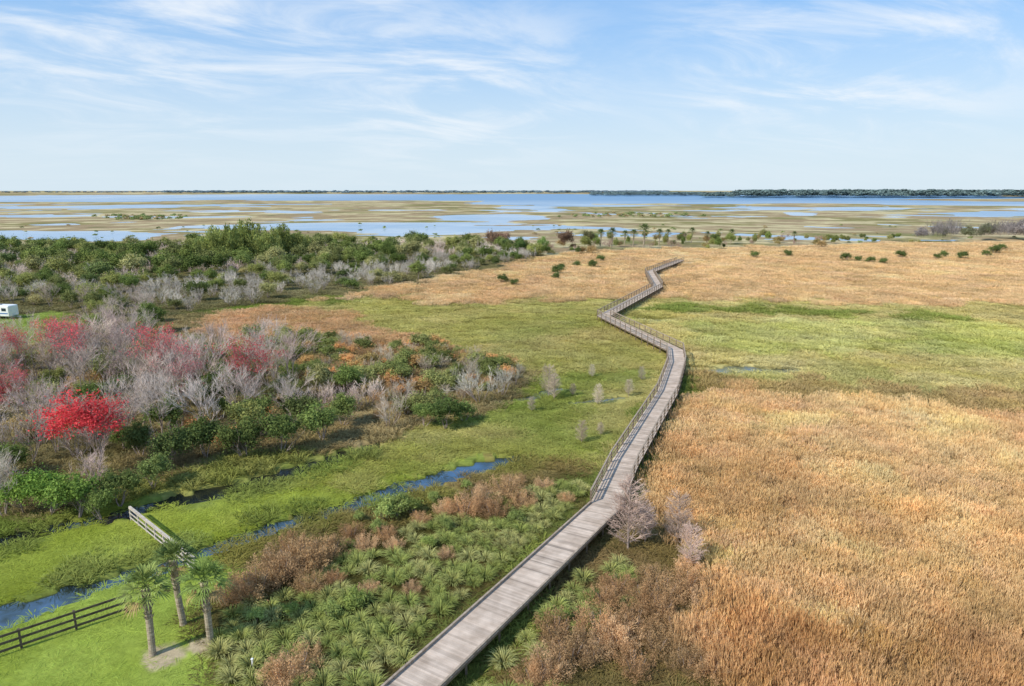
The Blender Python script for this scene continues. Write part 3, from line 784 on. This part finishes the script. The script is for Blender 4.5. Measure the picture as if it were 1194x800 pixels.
for x,y in scat([(-70,610),(40,600),(130,580),(215,556),(330,522),(420,498),(430,470),(350,440),(250,425),(150,412),(0,425),(-70,430)],140,2.8,1):
    q=r.random();u,v=PX(x,y)
    if q<.36 and u<350: place('bare',x,y,r.uniform(5.8,9) if v<520 else r.uniform(4.5,6.5),r.choice(GREYS))
    elif q<.44 and u<330 and v<525: place('pink',x,y,r.uniform(6,8.5),r.choice([(204,126,126),(198,144,140),(210,104,110)]))
    elif q<.56: place('bareshrub',x,y,r.uniform(3,4.4),r.choice(GREYS))
    elif q<.64: place('orangebush',x,y,r.uniform(2,3),r.choice(ORNG))
    else: place('green',x,y,r.uniform(2.8,5.2),r.choice(GREENS))
for x,y in scat([(180,408),(300,398),(420,400),(520,406),(612,436),(575,456),(500,484),(440,490),(340,450),(230,430)],230,1.75,2):
    q=r.random()
    if q<.38: place('bush',x,y,r.uniform(1.4,3.2),r.choice([(106,112,66),(118,120,74),(98,104,60)]),wide=1.15)
    elif q<.64: place('orangebush',x,y,r.uniform(1.2,2.4),r.choice(ORNG),wide=1.2)
    elif q<.86: place('bareshrub',x,y,r.uniform(1.6,3.4),r.choice([(176,162,142),(182,170,150)]))
    else: place('plume',x,y,r.uniform(1.2,2),r.choice([(188,154,112),(176,144,104)]),label='rusty dried feathery shrub in the scrub meadow')
for x,y in scat([(-70,365),(0,352),(100,352),(175,366),(190,395),(150,410),(95,408),(100,366),(60,360),(0,362)],28,5.5,3):
    if r.random()<.6: place('green',x,y,r.uniform(4,6.5),r.choice(GREENS))
    else: place('bare',x,y,r.uniform(5,7),r.choice(GREYS))
PF=[(-60,345),(60,340),(200,330),(400,312),(560,298),(645,298),(600,308),(520,322),(480,330),(360,345),(250,362),(170,370),(90,362),(0,356),(-60,360)]
for x,y in scat(PF,220,4.7,4):
    q=r.random();u,v=PX(x,y);fr=v>334-(u-200)*.06
    if q<(.18 if fr else .38): place('green',x,y,r.uniform(3.5,7),r.choice(GREENS),small=v<325)
    elif q<.86: place('bareshrub',x,y,r.uniform(3.2,5.4),r.choice([(188,180,168),(178,170,158),(166,158,148)]))
    else: place('bush',x,y,r.uniform(2.5,4),r.choice(GREENS+[(144,136,94)]),small=v<325,wide=1.2)
for u,v,h in[(252,306,13),(268,309,14.5),(290,306,15.5),(312,307,14),(332,304,13.5),(352,303,11),(225,310,9.5),(278,303,14)]:
    PU('bamboo',u,v,h,r.choice([(122,130,74),(132,138,82),(114,122,70)]),wide=1.0)
for i in range(20):
    PU('green',r.uniform(60,470),r.uniform(298,318),r.uniform(6,9.5),r.choice([(90,102,56),(80,92,50),(98,108,62)]),small=True,label='tall dark green tree above the marsh woodland')
for u,v,h in[(586,331,3),(650,321,3.4),(648,327,2.4),(700,306,3),(690,313,3),(672,312,2.4),(880,302,3.4),(918,300,3),(985,305,3.4),(1015,308,3),(1050,302,3.4),(1100,301,3),(1122,303,3.6),(1160,297,4),(1150,300,3),(1000,306,2.6),(1030,309,2.6),(1168,292,3),(1092,303,2.6),(600,334,2.2),(655,314,2)]:
    PU('bush',u,v,h,(84,96,56),wide=1.05,label='isolated dark green shrub in tan prairie grass')
for i in range(95):
    u=r.uniform(560,960);v=284+r.uniform(-3,8)+(6 if u<700 else 0);q=r.random()
    if q<.5: PU('green',u,v,r.uniform(2.5,8),r.choice(GREENS),small=True,wide=r.uniform(.5,.85))
    elif q<.8: PU('bareshrub',u,v,r.uniform(3,6),(150,126,116),small=True)
    else: PU('bush',u,v,r.uniform(2,4),r.choice([(140,120,84),(128,116,78)]),small=True)
for u,v,h,c in[(575,292,10,(104,86,72)),(587,292,9,(116,96,82)),(632,297,8,(92,108,60)),(607,298,8,(84,102,58)),(660,292,10,(116,96,80)),(686,290,9,(94,92,66))]:
    PU('green',u,v,h,c,small=True,wide=.8,label='dark reddish tree standing at the marsh edge' if c[0]>c[1] else None)
for u,v,h in[(713,289,9),(750,290,11),(778,284,7),(806,283,7.5),(852,284,7),(728,286,7),(768,287,8),(925,284,6),(824,284,6),(700,287,8),(738,288,8)]:
    x,y=G(u,v);E=obj('palm_tree',None,loc=(x,y,0),scl=(h/6.2,)*3,label='distant cabbage palm with round crown in prairie',category='palm tree',group='distant palms')
    if 'fp' not in LIB:
        T,top=palmtrunk(9,4.6);LIB['fp']=(T.mesh('trunk',[M_palmtrunk]),palmcrown(9,1.7,34).mesh('crown',[M_palmleaf,M_dead]),tuple(top))
    obj('trunk',LIB['fp'][0],E);c=obj('crown',LIB['fp'][1],E,loc=LIB['fp'][2]);c.color=tuple(s2l((92,106,64)))+(1,)
for i in range(34):
    u=r.uniform(1072,1230);v=279+r.uniform(-2,3);PU('bareshrub' if r.random()<.7 else 'green',u,v,r.uniform(8,13),r.choice([(130,124,122),(114,108,106),(92,94,74)]),small=True,label='dark grey leafless tree in a marsh thicket')
for i in range(18):
    u=r.uniform(955,1075);PU('green',u,281+r.uniform(-3,4),r.uniform(2,5),r.choice(GREENS),small=True,wide=.9)
PLB=[(196,162,120),(186,150,110),(206,172,132),(174,144,106),(188,150,110)]
FG=[(345,668,2.7),(325,676,2.5),(365,660,2.4),(300,692,2.3),(385,650,1.9),(280,700,1.8),(340,650,2.0),(560,592,2.2),(590,580,2.3),(540,600,1.9),(575,602,1.7),(610,590,1.6),
 (345,788,1.9),(330,795,1.6),(425,640,1.3),(650,748,1.9),(665,770,2.0),(640,785,1.8),(700,742,2.0),(720,755,1.9),(690,770,1.7),(775,700,1.9),(800,690,1.8),(770,720,1.8),(815,710,1.6),(750,705,1.7),(790,740,1.6),(740,735,1.7),(625,800,1.6),
 (705,705,1.5),(720,690,1.5),(760,680,1.5),(800,665,1.3),(820,735,1.5),(800,780,1.6),(765,760,1.6),(740,785,1.6),(410,628,1.4),(360,690,1.5),(635,570,1.2),(460,640,1.0),(390,680,1.0),(430,690,.9),(830,760,1.5),(842,720,1.4),(835,690,1.3),(825,790,1.5),
 (520,598,1.3),(490,610,1.1),(560,575,1.2),(450,628,1.2),(600,565,1.3),(660,585,1.0),(480,690,.9),(520,650,.9)]
for u,v,h in FG:
    PU('plume',u,v,h,r.choice(PLB),wide=1.1)
for u,v,h in[(462,602,2.0),(450,606,1.7),(480,600,1.6),(412,712,1.4),(385,722,1.2),(340,720,1.1),(520,620,1.1),(600,612,1.2),(300,726,1.1),(500,640,1.0),(440,622,1.1),(690,700,.9),(660,725,.9),(545,572,1.0),(505,585,1.0),(420,608,.9)]:
    PU('bush',u,v,h,r.choice([(104,114,60),(112,122,66),(118,128,74)]),label='small green shrub among bunchgrass clumps')
# ---------------------------------------------------------------- scattered masses (geometry nodes)
def scatter_obj(name,label,P,scl,rot,tint,vi,srcs,zs=None):
    n=len(P);me=bpy.data.meshes.new(name);me.vertices.add(n);me.vertices.foreach_set('co',np.asarray(P,np.float32).ravel())
    a=me.attributes.new('scl','FLOAT_VECTOR','POINT');a.data.foreach_set('vector',np.asarray(scl,np.float32).ravel())
    a=me.attributes.new('rot','FLOAT','POINT');a.data.foreach_set('value',np.asarray(rot,np.float32))
    a=me.attributes.new('tint','FLOAT_COLOR','POINT');a.data.foreach_set('color',np.concatenate([tint,np.ones((n,1))],1).astype(np.float32).ravel())
    a=me.attributes.new('vi','INT','POINT');a.data.foreach_set('value',np.asarray(vi,np.int32))
    me.update()
    c=bpy.data.collections.new(name+'_kinds')
    for i,m in enumerate(srcs):
        so=bpy.data.objects.new('%s_kind_%02d'%(name,i),m);c.objects.link(so)
    o=obj(name,me,label=label,kind='stuff',category=name.replace('_',' '))
    ng=bpy.data.node_groups.new(name,'GeometryNodeTree')
    ng.interface.new_socket('Geometry',in_out='INPUT',socket_type='NodeSocketGeometry')
    ng.interface.new_socket('Geometry',in_out='OUTPUT',socket_type='NodeSocketGeometry')
    L=ng.links;gi=ng.nodes.new('NodeGroupInput');go=ng.nodes.new('NodeGroupOutput')
    ci=ng.nodes.new('GeometryNodeCollectionInfo');ci.inputs['Collection'].default_value=c
    ci.inputs['Separate Children'].default_value=True;ci.inputs['Reset Children'].default_value=True
    ip=ng.nodes.new('GeometryNodeInstanceOnPoints');ip.inputs['Pick Instance'].default_value=True
    def na(nm,ty):
        x=ng.nodes.new('GeometryNodeInputNamedAttribute');x.data_type=ty;x.inputs['Name'].default_value=nm;return x.outputs['Attribute']
    cx=ng.nodes.new('ShaderNodeCombineXYZ');L.new(na('rot','FLOAT'),cx.inputs[2])
    er=ng.nodes.new('FunctionNodeEulerToRotation');L.new(cx.outputs[0],er.inputs[0])
    L.new(gi.outputs[0],ip.inputs['Points']);L.new(ci.outputs[0],ip.inputs['Instance']);L.new(na('vi','INT'),ip.inputs['Instance Index'])
    L.new(er.outputs[0],ip.inputs['Rotation']);L.new(na('scl','FLOAT_VECTOR'),ip.inputs['Scale'])
    L.new(ip.outputs[0],go.inputs[0])
    md=o.modifiers.new('scatter','NODES');md.node_group=ng
    return o
rs=np.random.RandomState(77)
def inst_mesh(me,mat):
    m=me.copy();m.materials.clear();m.materials.append(mat)
    return m
D=(PW[3]-PW[1]).normalized();Nn=Vector((-D.y,D.x))
PA=[G(*p) for p in[(262,810),(246,755),(262,715),(340,690),(400,640),(520,598),(640,565),(690,570),(640,622),(560,695),(430,815)]]
PB=[G(*p) for p in[(530,830),(610,745),(660,690),(720,650),(760,690),(700,730),(640,830)]]
fgw=[G(u,v) for u,v,h in FG]
cand=[]
for j in range(-24,25):
    for i in range(-12,80):
        q=PW[1]+D*(i*1.2+(.6 if j%2 else 0)+r.uniform(-.2,.2))+Nn*(j*1.15+r.uniform(-.15,.15))
        a=np.array([q.x]);b=np.array([q.y])
        A=inpoly(a,b,PA)[0];B=inpoly(a,b,PB)[0]
        if not(A or B) or dpath(a,b)[0]<1.9 or course_d(a,b)[0]<2: continue
        if any((q.x-f[0])**2+(q.y-f[1])**2<.8 for f in fgw): continue
        if B and r.random()<.2: continue
        if r.random()<.04: continue
        cand.append(q)
cand.sort(key=lambda q:q.length)
BC=[(152,158,90),(160,162,96),(168,166,106),(142,150,82)]
for nb,q in enumerate(cand[:296]):
    s=r.uniform(.74,1.12)
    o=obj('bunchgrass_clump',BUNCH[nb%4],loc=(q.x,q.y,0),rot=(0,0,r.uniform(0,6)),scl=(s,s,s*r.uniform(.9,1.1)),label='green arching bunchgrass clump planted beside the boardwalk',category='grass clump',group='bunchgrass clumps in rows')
    o.color=tuple(s2l(r.choice(BC)))+(1,)
rest=cand[296:]
print('clumps',len(cand))
if rest:
    n=len(rest);s=rs.uniform(.74,1.12,n)
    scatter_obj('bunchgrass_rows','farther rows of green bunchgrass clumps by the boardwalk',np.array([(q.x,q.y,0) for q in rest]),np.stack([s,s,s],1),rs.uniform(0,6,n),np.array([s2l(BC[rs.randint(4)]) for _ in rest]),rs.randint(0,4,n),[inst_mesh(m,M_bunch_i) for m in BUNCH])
E=obj('marker_stake',None,loc=G(295,780)+(0,),label='small white marker stake in the grass',category='stake')
rbox('stake',.08,.08,.6,.01,M_white,E,(0,0,.28),seg=1);rbox('cap',.13,.13,.06,.015,M_white,E,(0,0,.61),seg=1)
# grass patches : jittered rows, patch size grows with distance
PS=2.0
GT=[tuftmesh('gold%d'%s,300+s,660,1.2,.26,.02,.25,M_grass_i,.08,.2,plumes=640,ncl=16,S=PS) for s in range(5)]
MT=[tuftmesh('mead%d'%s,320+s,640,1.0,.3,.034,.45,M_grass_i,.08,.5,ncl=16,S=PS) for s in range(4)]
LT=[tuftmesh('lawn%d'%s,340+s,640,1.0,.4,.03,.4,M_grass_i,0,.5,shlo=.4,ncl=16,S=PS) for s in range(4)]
PX_,PY_,PSZ=[],[],[]
y=13.0;row=0
while y<335:
    s=1.45+.0115*y
    w=y*.86+14
    xs=np.arange(-w,w,s)+(s/2 if row%2 else 0)
    PX_.append(xs+rs.uniform(-.4,.4,len(xs))*s);PY_.append(y+rs.uniform(-.4,.4,len(xs))*s);PSZ.append(np.full(len(xs),s))
    y+=s;row+=1
X=np.concatenate(PX_);Y=np.concatenate(PY_);SZ=np.concatenate(PSZ)
IDX=region(X,Y);KD=np.array([KIDX[q[4]] for q in REG])[IDX];HT=np.array([q[5] for q in REG])[IDX]
u,v=PX(X,Y)
keep=(KD>0)&(v>284)&(u>-140)&(u<1330)
keep&=course_gap(X,Y)>.55*SZ-.5
dp=dpath(X,Y);keep&=(dp>1.3+.5*SZ)|((HT<.5))
for mx,my,mr_ in MULCH: keep&=np.hypot(X-mx,Y-my)>mr_+.5
X,Y,SZ,IDX,KD,HT=[q[keep] for q in(X,Y,SZ,IDX,KD,HT)]
n=len(X);Z=np.maximum(gz(X,Y),-.05);C=gcolor(X,Y,IDX)
C=C*(1.1+.5*(fbm(X/6,Y/9,61,3)-.5)+rs.normal(0,.035,n))[:,None]
C[:,2]*=1+rs.normal(0,.05,n);C[:,0]*=1+rs.normal(0,.02,n);C=np.clip(C,0,.8)
hv=HT*(.6+.8*fbm(X/4,Y/4,63,3))*rs.uniform(.88,1.12,n)
def mass(name,label,k,srcs,base):
    m=KD==k;nn=m.sum();h=hv[m]/base;w=SZ[m]/1.5*rs.uniform(.95,1.1,nn)
    P=np.stack([X[m],Y[m],Z[m]-.02],1)
    scatter_obj(name,label,P,np.stack([w,w,h],1),rs.uniform(0,6.28,nn),C[m],rs.randint(0,len(srcs),nn),srcs);return nn
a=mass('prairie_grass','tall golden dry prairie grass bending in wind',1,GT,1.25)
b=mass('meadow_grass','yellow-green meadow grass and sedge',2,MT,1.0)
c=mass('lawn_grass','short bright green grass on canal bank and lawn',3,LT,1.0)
print('patches',a,b,c)
FARC=[mk_leaf('far_crown',((s+80,2.5,4.2,.4,16,700,.42),dict(clr=(.25,.45),rag=.4)),M_leaf_i) for s in range(4)]
SRC=[inst_mesh(LIB['green'][i][1],M_leaf_i) for i in range(4)]+[inst_mesh(LIB['bareshrub'][i][1],M_twig_i) for i in range(2)]
def wood(name,label,pts,hs,cols,vi,wide=1.0,src=None):
    P=np.array([(p[0],p[1],-.1) for p in pts]);n=len(P);vi=np.array(vi)
    nom=np.where(vi<4,5.0,2.9);s=np.array(hs)/nom
    scatter_obj(name,label,P,np.stack([s*wide,s*wide,s],1),rs.uniform(0,6.28,n),np.array([s2l(np.minimum(255,np.array(c_)*1.2)) for c_ in cols])*rs.uniform(.85,1.15,n)[:,None],vi,src or SRC)
pts=scat([(-120,300),(0,297),(200,291),(400,287),(600,291),(645,298),(560,300),(400,313),(200,331),(60,341),(-120,346)],560,6.1,9)
vi=[rs.choice([0,1,2,3,4,5],p=[.15,.15,.15,.15,.2,.2]) for _ in pts]
wood('woodland','dense mixed green and grey woodland at the marsh edge',pts,[rs.uniform(3.2,8.5) if v<4 else rs.uniform(3.5,6) for v in vi],[GREENS[rs.randint(7)] if v<4 else GREYS[rs.randint(5)] for v in vi],vi)
pts=[];hs=[];cs=[]
for i in range(2000):
    q=rs.uniform()
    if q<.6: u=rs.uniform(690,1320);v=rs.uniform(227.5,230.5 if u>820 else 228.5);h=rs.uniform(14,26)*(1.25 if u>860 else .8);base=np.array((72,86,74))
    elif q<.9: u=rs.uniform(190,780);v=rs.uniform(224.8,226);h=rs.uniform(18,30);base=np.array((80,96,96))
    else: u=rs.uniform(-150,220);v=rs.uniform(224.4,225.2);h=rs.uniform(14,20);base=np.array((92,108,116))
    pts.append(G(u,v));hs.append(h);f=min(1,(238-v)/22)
    cs.append(tuple(base*(1-f)+np.array((112,128,144))*f))  # aerial haze painted into the crown tint: blends towards blue-grey with distance
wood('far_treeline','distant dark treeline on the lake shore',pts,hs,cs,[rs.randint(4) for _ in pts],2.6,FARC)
pts=[];hs=[];cs=[]
for i in range(260):
    z=rs.randint(3)
    if z==0: u=rs.normal(165,25);v=rs.uniform(252,257)
    elif z==1: u=rs.normal(740,40);v=rs.uniform(250,254)
    else: u=rs.uniform(0,1200);v=rs.uniform(262,284)
    h=rs.uniform(1.5,4) if z<2 else rs.uniform(.8,2)
    pts.append(G(u,v));hs.append(h);cs.append((112,122,78) if rs.uniform()<.7 else (140,126,94))
wood('marsh_shrubs','scattered low shrubs on marsh islands',pts,hs,cs,[rs.randint(4) for _ in pts],1.8,FARC)
# ---------------------------------------------------------------- light, sky, camera
EL=math.radians(41);sx,sy=-.80,-.60
sd=Vector((sx*math.cos(EL),sy*math.cos(EL),math.sin(EL)))
ld=bpy.data.lights.new('sun','SUN');ld.energy=4.7;ld.angle=math.radians(.5);ld.color=(1,.945,.84)
lo=bpy.data.objects.new('sun',ld);COL.objects.link(lo);lo.rotation_euler=(-sd).to_track_quat('-Z','Y').to_euler();lo.location=(0,0,100)
w=bpy.data.worlds.new('World');scene.world=w;w.use_nodes=True;nt=w.node_tree;nt.nodes.clear();L=nt.links
sky=N(nt,'ShaderNodeTexSky',sky_type='NISHITA');sky.sun_disc=False;sky.sun_elevation=EL;sky.sun_rotation=math.atan2(sx,sy);sky.air_density=1.0;sky.dust_density=.5;sky.ozone_density=1.5
tc=N(nt,'ShaderNodeTexCoord');sp=N(nt,'ShaderNodeSeparateXYZ');L.new(tc.outputs['Generated'],sp.inputs[0])
zz=scalar(nt,'ADD',scalar(nt,'MAXIMUM',sp.outputs[2],0.0),.16)
cx=N(nt,'ShaderNodeCombineXYZ');L.new(scalar(nt,'DIVIDE',sp.outputs[0],zz),cx.inputs[0]);L.new(scalar(nt,'DIVIDE',sp.outputs[1],zz),cx.inputs[1])
vr=N(nt,'ShaderNodeVectorRotate',rotation_type='Z_AXIS');vr.inputs['Angle'].default_value=math.radians(-30);L.new(cx.outputs[0],vr.inputs['Vector'])
mp=N(nt,'ShaderNodeMapping');mp.inputs['Location'].default_value=(5.3,2.2,0);mp.inputs['Scale'].default_value=(.75,1.3,1);L.new(vr.outputs[0],mp.inputs[0])
n1=N(nt,'ShaderNodeTexNoise');n1.inputs['Scale'].default_value=1.5;n1.inputs['Detail'].default_value=8;n1.inputs['Roughness'].default_value=.62;n1.inputs['Distortion'].default_value=.7;L.new(mp.outputs[0],n1.inputs[0])
def mr(s,a,b,c=0,d=1):
    m=N(nt,'ShaderNodeMapRange');m.interpolation_type='SMOOTHSTEP';m.inputs[1].default_value=a;m.inputs[2].default_value=b;m.inputs[3].default_value=c;m.inputs[4].default_value=d;L.new(s,m.inputs[0]);return m.outputs[0]
def cmix(f,a,b):
    mx=N(nt,'ShaderNodeMix',data_type='RGBA')
    for s,i in((f,0),(a,6),(b,7)):
        if isinstance(s,(int,float,tuple)): mx.inputs[i].default_value=s
        else: L.new(s,mx.inputs[i])
    return mx.outputs[2]
def bank(az,el,rad,soft):
    d=Vector((math.sin(math.radians(az))*math.cos(math.radians(el)),math.cos(math.radians(az))*math.cos(math.radians(el)),math.sin(math.radians(el))))
    vs=N(nt,'ShaderNodeVectorMath',operation='SUBTRACT');L.new(tc.outputs['Generated'],vs.inputs[0]);vs.inputs[1].default_value=d
    vm=N(nt,'ShaderNodeVectorMath',operation='MULTIPLY');L.new(vs.outputs[0],vm.inputs[0]);vm.inputs[1].default_value=(1,1,2.2)
    ln=N(nt,'ShaderNodeVectorMath',operation='LENGTH');L.new(vm.outputs[0],ln.inputs[0])
    return scalar(nt,'SUBTRACT',1.0,mr(ln.outputs['Value'],rad-soft,rad+soft))
mask=bank(-26,11.5,.24,.18)
for b_ in((-6,8.5,.18,.15),(24,9.5,.2,.12),(-12,15,.1,.1),(38,13,.14,.1),(90,25,.6,.3),(-120,30,.7,.3),(170,30,.6,.3)):
    mask=scalar(nt,'MAXIMUM',mask,bank(*b_))
mask=scalar(nt,'MULTIPLY_ADD',mask,.9,.1)
base=cmix(.62,sky.outputs[0],(1.6,3.6,6.7,1))
f=scalar(nt,'MULTIPLY',mr(n1.outputs[0],.40,.70),mask)
f=scalar(nt,'MULTIPLY',f,.88)
hz=mr(sp.outputs[2],-.01,.27,.88,0.0)
s2=cmix(hz,base,(4.8,5.6,6.05,1))
s3=cmix(f,s2,(6.1,6.4,6.7,1))
bg=N(nt,'ShaderNodeBackground');bg.inputs[1].default_value=.15;L.new(s3,bg.inputs[0])
ow=N(nt,'ShaderNodeOutputWorld');L.new(bg.outputs[0],ow.inputs[0])
cam=bpy.data.cameras.new('camera');cam.lens=24;cam.sensor_width=36;cam.clip_end=80000;cam.clip_start=.1
co=bpy.data.objects.new('camera',cam);COL.objects.link(co);co.location=(0,0,H);co.rotation_euler=(math.pi/2-PT,0,0)
scene.camera=co
scene.view_settings.view_transform='Standard';scene.view_settings.look='None';scene.view_settings.exposure=0
